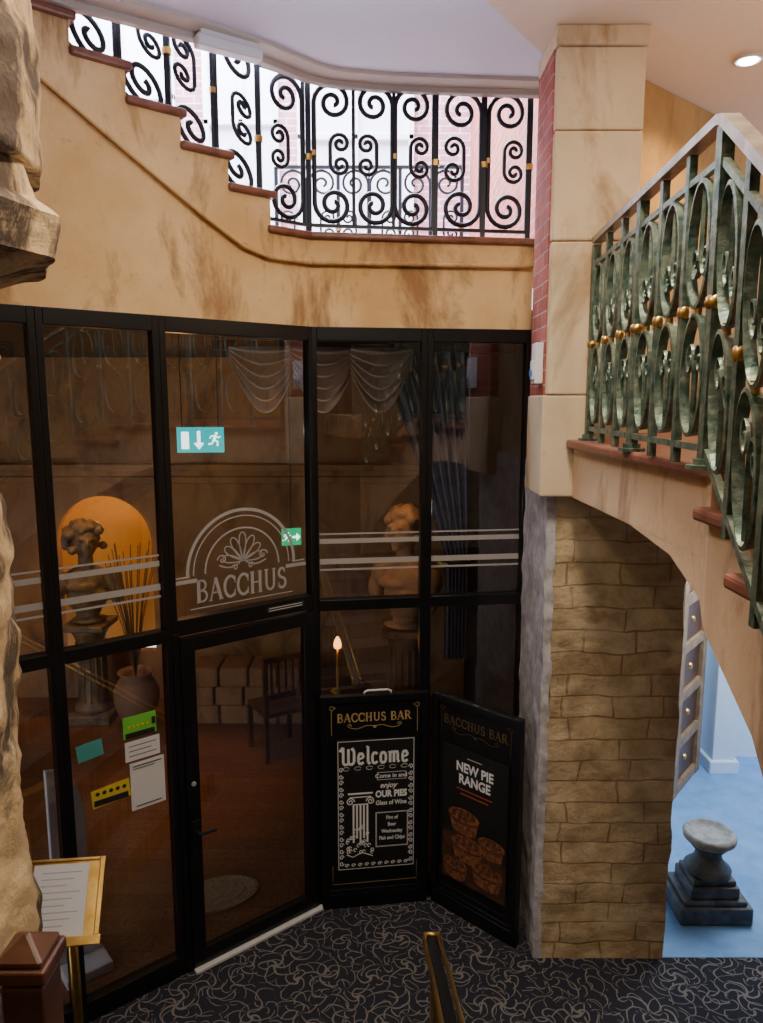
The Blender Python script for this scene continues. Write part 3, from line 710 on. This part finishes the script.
while s<RL:
    m=MB(); rr=.026 if k%3==0 else .018
    m.tube([map_r(s,0),map_r(s,H-.02)],rr,4); mk('baluster',m,M['patina'],R)
    m=MB(); a=map_r(s,H*.49); q_=.027 if k%3==0 else .019
    m.tube([(a[0],a[1],a[2]-.020),(a[0],a[1],a[2]-.014),(a[0],a[1],a[2]),(a[0],a[1],a[2]+.014),(a[0],a[1],a[2]+.020)],lambda t:q_*(.75+.35*math.sin(math.pi*t)),8); mk('collar',m,M['brass'],R,smooth=True)
    if k%3==0:
        m=MB(); a=map_r(s,0); m.tube([(a[0],a[1],a[2]),(a[0],a[1],a[2]+.012),(a[0],a[1],a[2]+.013),(a[0],a[1],a[2]+.03)],lambda t:.055 if t<.5 else .035,10); mk('foot_plate',m,M['patina'],R)
    if s+step<=RL:
        for zc in (.275,.66):
            rx,rz=.088,.180; c0=s+step*.5
            m=MB(); m.tube([map_r(c0+rx*math.cos(2*math.pi*q/32),zc+rz*math.sin(2*math.pi*q/32)) for q in range(32)],.0125,4,closed=True,flat=(.7,1.7)); mk('oval_ring',m,M['patina'],R)
            up=1 if zc<.5 else -1
            m=MB()
            for sd in (-1,1):
                pts=rspiral(c0+sd*.040,zc+up*.045,.034,.055,math.pi if sd>0 else 0,-up*sd)
                m.tube([map_r(c0,zc-up*rz*.97),map_r(c0+sd*.004,zc-up*.06)]+pts,.0070,5,flat=(.8,1.3))
            mk('scroll',m,M['patina'],R)
        m=MB(); a=map_r(s+step*.5,.467); m.tube([(a[0],a[1],a[2]-.018),(a[0],a[1],a[2]+.018)],.014,8); mk('collar',m,M['brass'],R)
    s+=step;k+=1
m=MB(frame((1.28,4.30),(1.7,1.4))); m.box(0,3.2,0,.1,3.095,5.07); struct('wall_ochre',m,M['ochre'],'ochre brown wall behind the landing railing','wall')
m=MB(); m.lathe([(.075,-.01),(.06,-.014),(.055,.0),(.05,.02)],24,Matrix.Translation((1.93,4.20,CZ-.02))); 
o=mk('downlight',m,M['white'],label='round recessed white ceiling downlight, switched on',cat='ceiling light',smooth=True)
m=MB(); m.lathe([(.045,0),(.03,-.004)],20,Matrix.Translation((1.93,4.20,CZ-.036))); mk('lens',m,M['lens'],o)
m=MB(); m.box(1.68,5,6.5,6.6,0,2.79); struct('wall_under_back',m,M['bluewall'],'pale blue painted wall under the stairs','wall')
m=MB(); m.box(5,5.1,3.98,6.6,0,2.79); struct('wall_under_right',m,M['bluewall'],'pale blue side wall under the stairs','wall')
m=MB(); m.box(1.6,1.68,4.6,6.5,0,2.785); struct('wall_under_left',m,M['bluewall'],'pale blue side wall under the stairs','wall')
m=MB(); m.box(2.95,3.15,6.2,6.5,0,2.7); m.box(2.92,3.18,6.17,6.5,0,.12); struct('trim_4',m,M['bluewall'],'pale painted pilaster under the stairs','pilaster',bevel=.01)
FS=frame((2.42,5.72),(.46,.56)); 
e=thing('timber_door',(2.65,6.0,0),'worn panelled timber door with studded rails','door')
m=MB(FS); 
for x in (0,.60): m.box(x,x+.10,0,.05,0.003,2.15)
for k in range(6): m.box(.10,.60,.005,.04,.003+.41*k,.09+.41*k)
mk('frame',m,M['woodl'],e,bevel=.005)
m=MB(FS); m.box(.05,.65,.035,.05,.02,2.1); mk('panel',m,M['wood'],e)
for k in range(5):
    m=MB(FS); m.lathe([(.03,0),(.024,.014),(.004,.024)],10,Matrix.Translation((.35,.035,.25+.41*k))@Matrix.Rotation(math.pi/2,4,'X')); mk('stud',m,M['brass'],e)
e=thing('stone_pedestal',(2.12,4.42,0),'weathered grey garden pedestal with round pale cap','pedestal')
T0=Matrix.Translation((2.12,4.42,0))
m=MB(T0); m.box(-.23,.23,-.18,.18,.003,.12); m.box(-.20,.20,-.16,.16,.12,.155); m.box(-.155,.155,-.14,.14,.155,.235); m.box(-.14,.14,-.12,.12,.235,.27)
mk('plinth',m,M['slatestone'],e,bevel=.012)
m=MB(T0); m.lathe([(.14,.27),(.145,.30),(.11,.33),(.085,.37),(.08,.41),(.11,.445),(.12,.46)],28); mk('stem',m,M['slatestone'],e,smooth=True)
m=MB(T0); m.lathe([(.10,.46),(.135,.475),(.16,.50),(.165,.525),(.15,.545),(.135,.545),(.125,.525),(.05,.52)],32); mk('cap',m,M['capstone'],e,smooth=True,label='pale round stone cap')
# ---------------------------------------------------------------- left column
def rock(z0,z1,rf,cx,cy,amp,nz,m,sg=90):
    vs=[];fs=[]
    for i in range(nz+1):
        z=z0+(z1-z0)*i/nz; r=rf(z) if callable(rf) else rf
        for k in range(sg):
            a=2*math.pi*k/sg; p=Vector((math.cos(a)*.4,math.sin(a)*.4,z))
            d=noise.fractal(p*2.6,1,2,6)*amp+noise.noise(p*11)*amp*.55+noise.noise(p*26)*amp*.22
            vs.append((cx+math.cos(a)*(r+d),cy+math.sin(a)*(r+d),z))
    for i in range(nz):
        for k in range(sg):
            k2=(k+1)%sg; fs.append((i*sg+k,i*sg+k2,(i+1)*sg+k2,(i+1)*sg+k))
    fs.append(tuple(range(nz*sg,(nz+1)*sg))); fs.append(tuple(reversed(range(sg)))); m.add(vs,fs)
CE=thing('wall_column',(-1.40,1.9,0),'rough weathered sandstone column with moulded capital','column',kind='structure')
m=MB(); rock(0,3.62,.380,-1.40,1.9,.034,190,m); mk('shaft',m,M['rock'],CE,smooth=True)
m=MB()
prof=[(3.60,.40),(3.64,.50),(3.65,.555),(3.75,.58),(3.77,.56),(3.79,.53),(3.83,.52),(3.90,.50)]
def pr(z):
    for (a,ra),(b,rb) in zip(prof,prof[1:]):
        if z<=b: return ra+(rb-ra)*(z-a)/(b-a)
    return prof[-1][1]
def octr(m,z0,z1,nz,amp):
    sg=120; vs=[];fs=[]
    for i in range(nz+1):
        z=z0+(z1-z0)*i/nz; r=pr(z)
        for k in range(sg):
            a=2*math.pi*k/sg; q=((a+.3+math.pi/8)%(math.pi/4))-math.pi/8; rr=r*math.cos(math.pi/8)/math.cos(q)*1.03
            p=Vector((math.cos(a)*.5,math.sin(a)*.5,z)); d=noise.fractal(p*7,1,2,5)*amp
            vs.append((-1.40+math.cos(a)*(rr+d),1.9+math.sin(a)*(rr+d),z))
    for i in range(nz):
        for k in range(sg):
            k2=(k+1)%sg; fs.append((i*sg+k,i*sg+k2,(i+1)*sg+k2,(i+1)*sg+k))
    fs.append(tuple(range(nz*sg,(nz+1)*sg))); fs.append(tuple(reversed(range(sg)))); m.add(vs,fs)
octr(m,3.60,3.90,36,.014); mk('capital',m,M['rock'],CE)
m=MB(); rock(3.88,5.08,.525,-1.40,1.9,.025,60,m); mk('upper_shaft',m,M['rock'],CE,smooth=True)
# ---------------------------------------------------------------- emergency light
FE=frame((-.76,3.98),(.78,.50),4.995)
m=MB(FE); m.box(-.17,.17,-.04,.04,0,.055); o=mk('emergency_light',m,M['white'],bevel=.012,label='white plastic emergency light under the ceiling edge',cat='light fitting')
m=MB(FE); m.box(-.15,.15,-.03,.03,.055,.075); mk('base',m,M['white'],o)
# ---------------------------------------------------------------- stairs below camera, hand rail, newel
for i in range(9):
    m=MB(); yk=3.12-.28*i; m.box(-.98,.8,yk-.28,yk,0,.17*(i+1)); 
    struct('floor.%03d'%(10+i),m,M['carpet'],'patterned carpeted stair step','stair step')
m=MB(); m.box(-3.19,.8,-2.5,.60,0,1.6); struct('floor.020',m,M['carpet'],'patterned carpeted upper landing','floor')
e=thing('brass_handrail',(.22,2.8,.3),'brass edged central handrail with rounded end','handrail')
m=MB()
m.tube([(.245,3.05,.80),(.235,3.06,.85),(.225,3.01,.885),(.23,2.6,1.06),(.232,1.9,1.36),(.235,1.2,1.66)],.026,4,flat=(.6,1.2)); 
mk('rail',m,M['black'],e,bevel=.004)
m=MB()
for dx in (-.034,.034): m.tube([(.235+dx,3.06,.81),(.23+dx,3.05,.875),(.225+dx,2.99,.908),(.23+dx,2.6,1.08),(.232+dx,1.9,1.38),(.235+dx,1.2,1.68)],.009,8)
m.tube([(.195,3.07,.87),(.265,3.07,.87)],.012,8)
mk('brass_edging',m,M['brass'],e,smooth=True)
for yy,zt in ((2.85,.94),(1.6,1.48)):
    m=MB(); zb=.17*math.ceil((3.12-yy)/.28); m.tube([(.23,yy,zb),(.23,yy,zt)],.02,12); mk('post',m,M['brass'],e)
NXp,NYp=-.82,1.55
e=thing('newel_post',(NXp,NYp,1.02),'dark stained wooden newel post with moulded cap','post')
TN=Matrix.Translation((NXp,NYp,0))
m=MB(TN); m.box(-.050,.050,-.050,.050,1.02,1.97); m.box(-.042,.042,-.042,.042,1.97,1.99); mk('shaft',m,M['wood'],e,bevel=.008)
m=MB(TN); m.box(-.062,.062,-.062,.062,1.985,2.02); m.box(-.052,.052,-.052,.052,2.02,2.035); m.add([(-.052,-.052,2.035),(.052,-.052,2.035),(.052,.052,2.035),(-.052,.052,2.035),(0,0,2.075)],[(0,1,4),(1,2,4),(2,3,4),(3,0,4)])
mk('cap',m,M['wood'],e,bevel=.006)
FM=frame((-1.44,3.05),(.95,.30),1.06)@Matrix.Rotation(math.radians(-38),4,'X')
FM=FM@Matrix.Rotation(math.radians(6),4,'Y')
e=thing('menu_stand',(-1.44,3.12,0),'brass lectern menu stand holding a white menu sheet','menu stand')
m=MB(FM); m.box(-.17,.17,0,.025,-.17,.17); m.box(-.18,.18,-.045,0,-.19,-.15)
m.box(.145,.17,-.02,0,-.15,.17); m.box(-.17,-.15,-.012,0,-.15,.17)
m.box(-.15,.145,-.012,0,.155,.17); mk('tray',m,M['brass'],e,bevel=.004)
m=MB(FM); m.box(-.135,.10,-.016,-.010,-.155,.145); m.mi=1
for k in range(9): m.ribbon([(-.10,.11-.027*k),(.07-.03*(k%3),.11-.027*k)],.005,-.0165)
mk('menu_sheet',m,[M['paper'],simple('grey_print',(.45,.45,.45),.7)],e,label='white printed menu sheet')
m=MB(); m.tube([(-1.44,3.12,.02),(-1.44,3.12,1.04)],.022,14); m.lathe([(.16,0.001),(.155,.02),(.05,.04),(.03,.06)],28,Matrix.Translation((-1.44,3.12,0))); mk('pole',m,M['brass'],e,smooth=True)
# ---------------------------------------------------------------- bar interior objects
def blob(name,balls,mat,loc,scale,rot=0,voxel=.02,parent=None):
    bm=bmesh.new()
    for (x,y,z,rx,ry,rz) in balls:
        bmesh.ops.create_icosphere(bm,subdivisions=3,radius=1,matrix=Matrix.Translation((x,y,z))@Matrix.Diagonal((rx,ry,rz,1)))
    me=bpy.data.meshes.new('b'); bm.to_mesh(me); bm.free()
    o=bpy.data.objects.new('b',me); COL.objects.link(o)
    md=o.modifiers.new('r','REMESH'); md.mode='VOXEL'; md.voxel_size=voxel
    sm=o.modifiers.new('s','SMOOTH'); sm.iterations=2
    bpy.context.view_layer.update()
    me2=bpy.data.meshes.new_from_object(o.evaluated_get(bpy.context.evaluated_depsgraph_get()))
    m=MB(Matrix.Translation(loc)@Matrix.Rotation(rot,4,'Z')@Matrix.Scale(scale,4))
    m.add([v.co.copy() for v in me2.vertices],[tuple(p.vertices) for p in me2.polygons])
    bpy.data.objects.remove(o)
    return mk(name,m,mat,parent,smooth=True)
def bust(loc,scale,rot,mat,label,hair=1.0):
    e=thing('bust_statue',loc,label,'statue')
    B_=[(0,0,.80,.12,.145,.165),(0,-.10,.745,.065,.06,.08),(0,-.155,.79,.022,.035,.045),(-.05,-.12,.84,.03,.03,.02),(.05,-.12,.84,.03,.03,.02),(0,-.13,.71,.04,.03,.015),(0,-.11,.665,.04,.04,.03),
        (.0,.01,.60,.075,.075,.14),(0,.02,.40,.24,.14,.16),(-.24,.02,.40,.11,.11,.12),(.24,.02,.40,.11,.11,.12),(0,.0,.24,.20,.13,.18),(-.30,.0,.27,.075,.08,.14),(.28,-.03,.27,.075,.08,.14),(0,.02,.10,.13,.10,.10),(.12,-.13,.25,.18,.05,.05),(-.06,-.10,.36,.14,.06,.05)]
    rnd=random.Random(3)
    for k in range(90):
        a=rnd.uniform(0,2*math.pi); t=rnd.uniform(-.7,1); 
        q=math.sqrt(max(.1,1-max(0,t)**2*.85))
        x=.155*math.cos(a)*q*hair; yy=.16*math.sin(a)*q+.03; z=.83+.16*t
        if yy<-.08 and t<.5: continue
        r=rnd.uniform(.032,.048); B_.append((x,yy,z,r,r,r))
    blob('body',B_,mat,loc,scale,rot,.013,e)
    m=MB(Matrix.Translation(loc)@Matrix.Scale(scale,4)); m.lathe([(.16,-.0),(.17,.01),(.10,.03),(.09,.06),(.12,.09)],24); mk('socle',m,mat,e,smooth=True)
    return e
bust((-3.02,7.40,1.06),1.02,.55,M['bust'],'curly haired classical stone bust in a lit niche',1.15)
def pedestal(x,y,h,mat,label):
    e=thing('pedestal',(x,y,0),label,'pedestal')
    T=Matrix.Translation((x,y,0)); m=MB(T)
    m.box(-.24,.24,-.24,.24,0,.10); mk('base',m,mat,e,bevel=.01)
    m=MB(T); m.box(-.22,.22,-.22,.22,h-.06,h); mk('capital',m,mat,e,bevel=.01)
    m=MB(T)
    m.lathe([(.20,.10),(.19,.15),(.15,.2),(.14,.5*h),(.14,h-.2),(.17,h-.12),(.20,h-.06)],28)
    for k in range(14):
        a=2*math.pi*k/14; m.tube([(.14*math.cos(a),.14*math.sin(a),.2),(.14*math.cos(a),.14*math.sin(a),h-.2)],.012,6)
    mk('shaft',m,mat,e,smooth=True)
pedestal(-3.02,7.40,1.04,M['bust'],'round fluted stone pedestal under the dark bust')
def pot(x,y,s,label):
    e=thing('urn',(x,y,0),label,'pot')
    m=MB(Matrix.Translation((x,y,0))@Matrix.Scale(s,4)); m.lathe([(.12,0),(.17,.08),(.23,.25),(.24,.38),(.19,.50),(.15,.55),(.19,.60),(.18,.61),(.13,.56),(.12,.5)],28); mk('body',m,M['terra'],e,smooth=True); return e
e=pot(-2.50,7.2,.95,'terracotta urn holding dried reeds beside the niche')
m=MB()
for k in range(26):
    a=random.uniform(-.22,.22);b=random.uniform(-.3,.2); m.tube([(-2.50,7.2,.5),(-2.50+a*.4,7.2+b*.4,1.1),(-2.50+a,7.2+b,1.6+random.uniform(0,.35))],.005,4)
mk('reed',m,M['twig'],e)['kind']='stuff'
bust((.22,6.9,1.16),1.15,-.7,M['palestone'],'large pale stone classical figure inside the bar')
pedestal(.22,6.9,1.14,M['barwall'],'fluted stone pedestal under the pale figure')
e=thing('stone_planter',(-1.6,7.3,0),'low rustic stone block planter on the bar floor','planter')
m=MB(); 
for i in range(3):
    for k in range(4): m.box(-2.0+.3*k+(.0 if i%2 else .05),-1.72+.3*k+(.0 if i%2 else .05),7.2,7.6,.2*i,.2*i+.2)
mk('blocks',m,M['barwall'],e,bevel=.02)
e=thing('bar_table',(-.40,6.2,0),'dark wooden bar table','table')
m=MB(Matrix.Translation((-.40,6.2,0))); m.lathe([(.33,.74),(.35,.76),(.33,.78)],32); mk('top',m,M['wood'],e)
m=MB(Matrix.Translation((-.40,6.2,0))); m.lathe([(.24,0),(.22,.03),(.04,.06),(.035,.7),(.10,.74)],20); mk('pedestal',m,M['iron'],e,smooth=True)
e=thing('table_lamp',(-.38,6.15,.78),'small glowing amber table lamp on the bar table','lamp')
m=MB(Matrix.Translation((-.38,6.15,.78))); m.lathe([(.07,0),(.06,.02),(.015,.04),(.012,.40)],18); mk('base',m,M['brass'],e,smooth=True)
m=MB(Matrix.Translation((-.38,6.15,1.18))); m.lathe([(.03,0),(.035,.03),(.025,.07),(.008,.10)],20); mk('lamp_shade',m,M['lampglow'],e,smooth=True)
def chair(x,y,rot,label):
    e=thing('bar_chair',(x,y,0),label,'chair')
    T=Matrix.Translation((x,y,0))@Matrix.Rotation(rot,4,'Z')
    m=MB(T); m.box(-.22,.22,-.22,.22,.43,.47); mk('seat',m,M['wood'],e,bevel=.01)
    for a,b in ((-.2,-.2),(.2,-.2),(-.2,.2),(.2,.2)):
        m=MB(T); m.box(a-.02,a+.02,b-.02,b+.02,0,.43); mk('leg',m,M['wood'],e)
    m=MB(T); 
    for a in (-.2,.2): m.box(a-.02,a+.02,.18,.22,.47,1.0)
    for z in (.95,.60): m.box(-.2,.2,.185,.215,z,z+.05)
    for k in range(5): m.box(-.14+.07*k-.01,-.14+.07*k+.01,.19,.21,.64,.96)
    mk('backrest',m,M['wood'],e)
chair(-.98,6.65,-2.6,'dark slatted wooden chair beside the bar table')
m=MB(Matrix.Translation((-1.10,4.55,0))@Matrix.Rotation(.4,4,'Z')@Matrix.Diagonal((1.25,.8,1,1))); m.lathe([(.22,.001),(.22,.012),(.20,.016),(.19,.010),(.15,.010),(.14,.015),(.05,.015)],36)
mk('door_mat',m,M['mat'],label='oval coir door mat on the wooden floor',cat='mat')
FD=frame((-1.70,3.64),(.6,.5))
c_=FD@Vector((.17,.27,0))
e=thing('display_stand',(c_.x,c_.y,0),'pale grey metal display stand with curved top behind glass','stand')
m=MB(FD); m.xz([(0,.06),(.20,.06),(.20,.95),(.18,1.08),(.14,1.18),(.08,1.24),(0,1.26)],.25,.29); mk('panel',m,M['white'],e,bevel=.006)
m=MB(FD); m.box(.0,.26,.1,.44,0,.06); mk('base',m,M['white'],e,bevel=.006)
m=MB(FD); m.xz([(.03,.35),(.17,.35),(.17,.62),(.03,.62)],.24,.25); mk('pocket',m,M['capstone'],e)
def man(m,cx,cz,s,y):
    m.disc(cx+.10*s,cz+.36*s,.08*s,.08*s,y)
    for p,w in (([(cx+.05*s,cz+.25*s),(cx-.05*s,cz-.02*s)],.14),([(cx+.05*s,cz+.22*s),(cx+.22*s,cz+.12*s),(cx+.32*s,cz+.2*s)],.07),([(cx+.02*s,cz+.24*s),(cx-.18*s,cz+.22*s),(cx-.26*s,cz+.08*s)],.07),([(cx-.04*s,cz),(cx+.16*s,cz-.10*s),(cx+.14*s,cz-.34*s)],.09),([(cx-.05*s,cz),(cx-.14*s,cz-.2*s),(cx-.36*s,cz-.24*s)],.09)):
        m.ribbon(p,w*s,y)
FX=frame((-1.22,5.0),(1,.12),0)
e=thing('exit_sign',(-1.22,5.0,2.94),'illuminated cyan emergency exit sign with running figure and arrow','sign')
m=MB(FX); m.box(-.155,.155,0,.03,2.945,3.115); mk('panel',m,M['exitp'],e,bevel=.004)
m=MB(FX); m.box(-.125,-.075,-.002,-.001,2.97,3.085); man(m,.095,3.03,.12,-.0015)
m.ribbon([(-.01,3.09),(-.01,3.0)],.022,-.0015); m.add([(-.045,-.0015,3.01),(-.01,-.0015,2.965),(.025,-.0015,3.01)],[(0,1,2)])
mk('symbol',m,M['exitw'],e)
for x in (-.12,.12):
    m=MB(FX); m.tube([(x,.015,3.115),(x,.015,3.74)],.004,6); mk('hanger',m,M['iron'],e)
FX2=frame((-.74,6.0),(1,.35),0)
e=thing('exit_sign',(-.74,6.0,2.1),'small illuminated green exit sign with white arrow','sign')
m=MB(FX2); m.box(-.08,.08,0,.03,2.11,2.25); mk('panel',m,M['exitg'],e,bevel=.004)
m=MB(FX2); man(m,-.040,2.18,.10,-.002); m.ribbon([(.005,2.18),(.05,2.18)],.018,-.002); m.add([(.040,-.002,2.145),(.072,-.002,2.18),(.040,-.002,2.215)],[(0,1,2)]); mk('symbol',m,M['exitw'],e)
m=MB(FX2); m.tube([(0,.015,2.25),(0,.015,3.74)],.004,6); mk('hanger',m,M['iron'],e)
FC=frame((-1.0,4.95),(1.34,.19),0)
e=thing('swag_curtain',(-.3,5.05,3.2),'pale silvery swagged curtain pelmet behind the glass','curtain')
m=MB(FC); m.box(-.1,2.0,-.03,.03,3.62,3.68); mk('rail',m,M['wood'],e)
for j in range(3):
    m=MB(FC); vs=[];fs=[];nx=24;nt=48; x0=.0+.38*j; wd=.46
    for i in range(nx+1):
        u=i/nx
        for t in range(nt+1):
            tt=t/nt; drop=.08+.34*math.sin(math.pi*u)
            vs.append((x0+wd*u,-.03-.040*math.sin(math.pi*u)*(1+math.sin(tt*34))-.004*j,3.64-tt*drop-.02*math.sin(tt*34)*math.sin(math.pi*u)))
    for i in range(nx):
        for t in range(nt): a=i*(nt+1)+t; fs.append((a,a+nt+1,a+nt+2,a+1))
    m.add(vs,fs); mk('swag',m,M['curtain'],e,smooth=True)
e=thing('drape_curtain',(.5,5.12,1.4),'dark pleated drape tied back behind the glass','curtain')
m=MB(FC); vs=[];fs=[];nx=80;nt=40
for i in range(nx+1):
    u=i/nx
    for t in range(nt+1):
        tt=t/nt; pinch=1-.74*min(1,tt*1.5)
        xx=1.66-(1-u)*.66*pinch
        vs.append((xx,.09+.034*math.sin(u*40),3.70-2.3*tt))
for i in range(nx):
    for t in range(nt): a=i*(nt+1)+t; fs.append((a,a+nt+1,a+nt+2,a+1))
m.add(vs,fs); mk('cloth',m,M['drape'],e,smooth=True)
m=MB(FC); m.tube([(1.42,.04,2.15),(1.5,.02,2.12),(1.66,.05,2.15)],.016,8); mk('tieback',m,M['brass'],e,smooth=True)
# ---------------------------------------------------------------- lights
def light(name,t,loc,energy,color,size=.2,rot=(0,0,0),**k):
    l=bpy.data.lights.new(name,t); l.energy=energy; l.color=color
    if t=='AREA': l.size=size
    else: l.shadow_soft_size=size
    for a,v in k.items(): setattr(l,a,v)
    o=bpy.data.objects.new(name,l); o.location=loc; o.rotation_euler=rot; COL.objects.link(o); return o
light('well_daylight','AREA',(-1.5,6.6,8.1),2400,(.80,.86,1),4)
light('room_light','AREA',(.58,2.1,5.0),66,(1,.86,.66),.35)
light('room_light','AREA',(-1.0,1.7,5.0),66,(1,.86,.66),.6)
light('room_light_back','AREA',(.3,-1.2,5.0),34,(1,.85,.68),1.2)
light('ceiling_fill','AREA',(-.2,2.6,4.2),19,(.74,.78,1),.5,rot=(math.pi,0,0))  # added upward fill to brighten the ceiling, no fitting hangs here
light('downlight_lamp','SPOT',(1.93,4.20,5.02),75,(1,.72,.42),.05,spot_size=2.5,spot_blend=.6)
light('landing_lamp','POINT',(2.1,2.9,4.6),26,(1,.76,.52),.12)
light('niche_lamp','SPOT',(-2.75,6.9,3.2),85,(1,.56,.20),.05,rot=(math.radians(22),0,math.radians(25)),spot_size=1.0,spot_blend=.6)
light('niche_glow','POINT',(-3.0,7.95,2.15),7,(1,.56,.16),.04)
light('bar_lamp','POINT',(-1.7,6.3,3.2),6,(1,.52,.22),.1)
light('bar_floor_spot','SPOT',(-1.75,6.0,3.6),120,(1,.50,.20),.05,spot_size=.75,spot_blend=.9)
light('statue_lamp','SPOT',(.0,6.2,3.2),34,(1,.54,.22),.05,rot=(math.radians(28),0,math.radians(-17)),spot_size=.6,spot_blend=.9)
light('curtain_fill','POINT',(-.55,4.72,3.1),1.5,(1,.82,.66),.05)  # fill light added to lift the swags, not an actual bar lamp
light('drape_fill','POINT',(.45,4.80,2.6),1.3,(.85,.85,1),.05)  # extra cool fill so the dark drape shows, no lamp exists here
light('under_stair_fill','AREA',(2.9,5.2,2.7),60,(.84,.92,1),1.0)  # added bluish fill, since the landing slab blocks light to the blue floor
w=bpy.data.worlds.new('world'); SC.world=w; w.use_nodes=True
bg=w.node_tree.nodes['Background']; bg.inputs[0].default_value=(.78,.85,1,1); bg.inputs[1].default_value=3.0
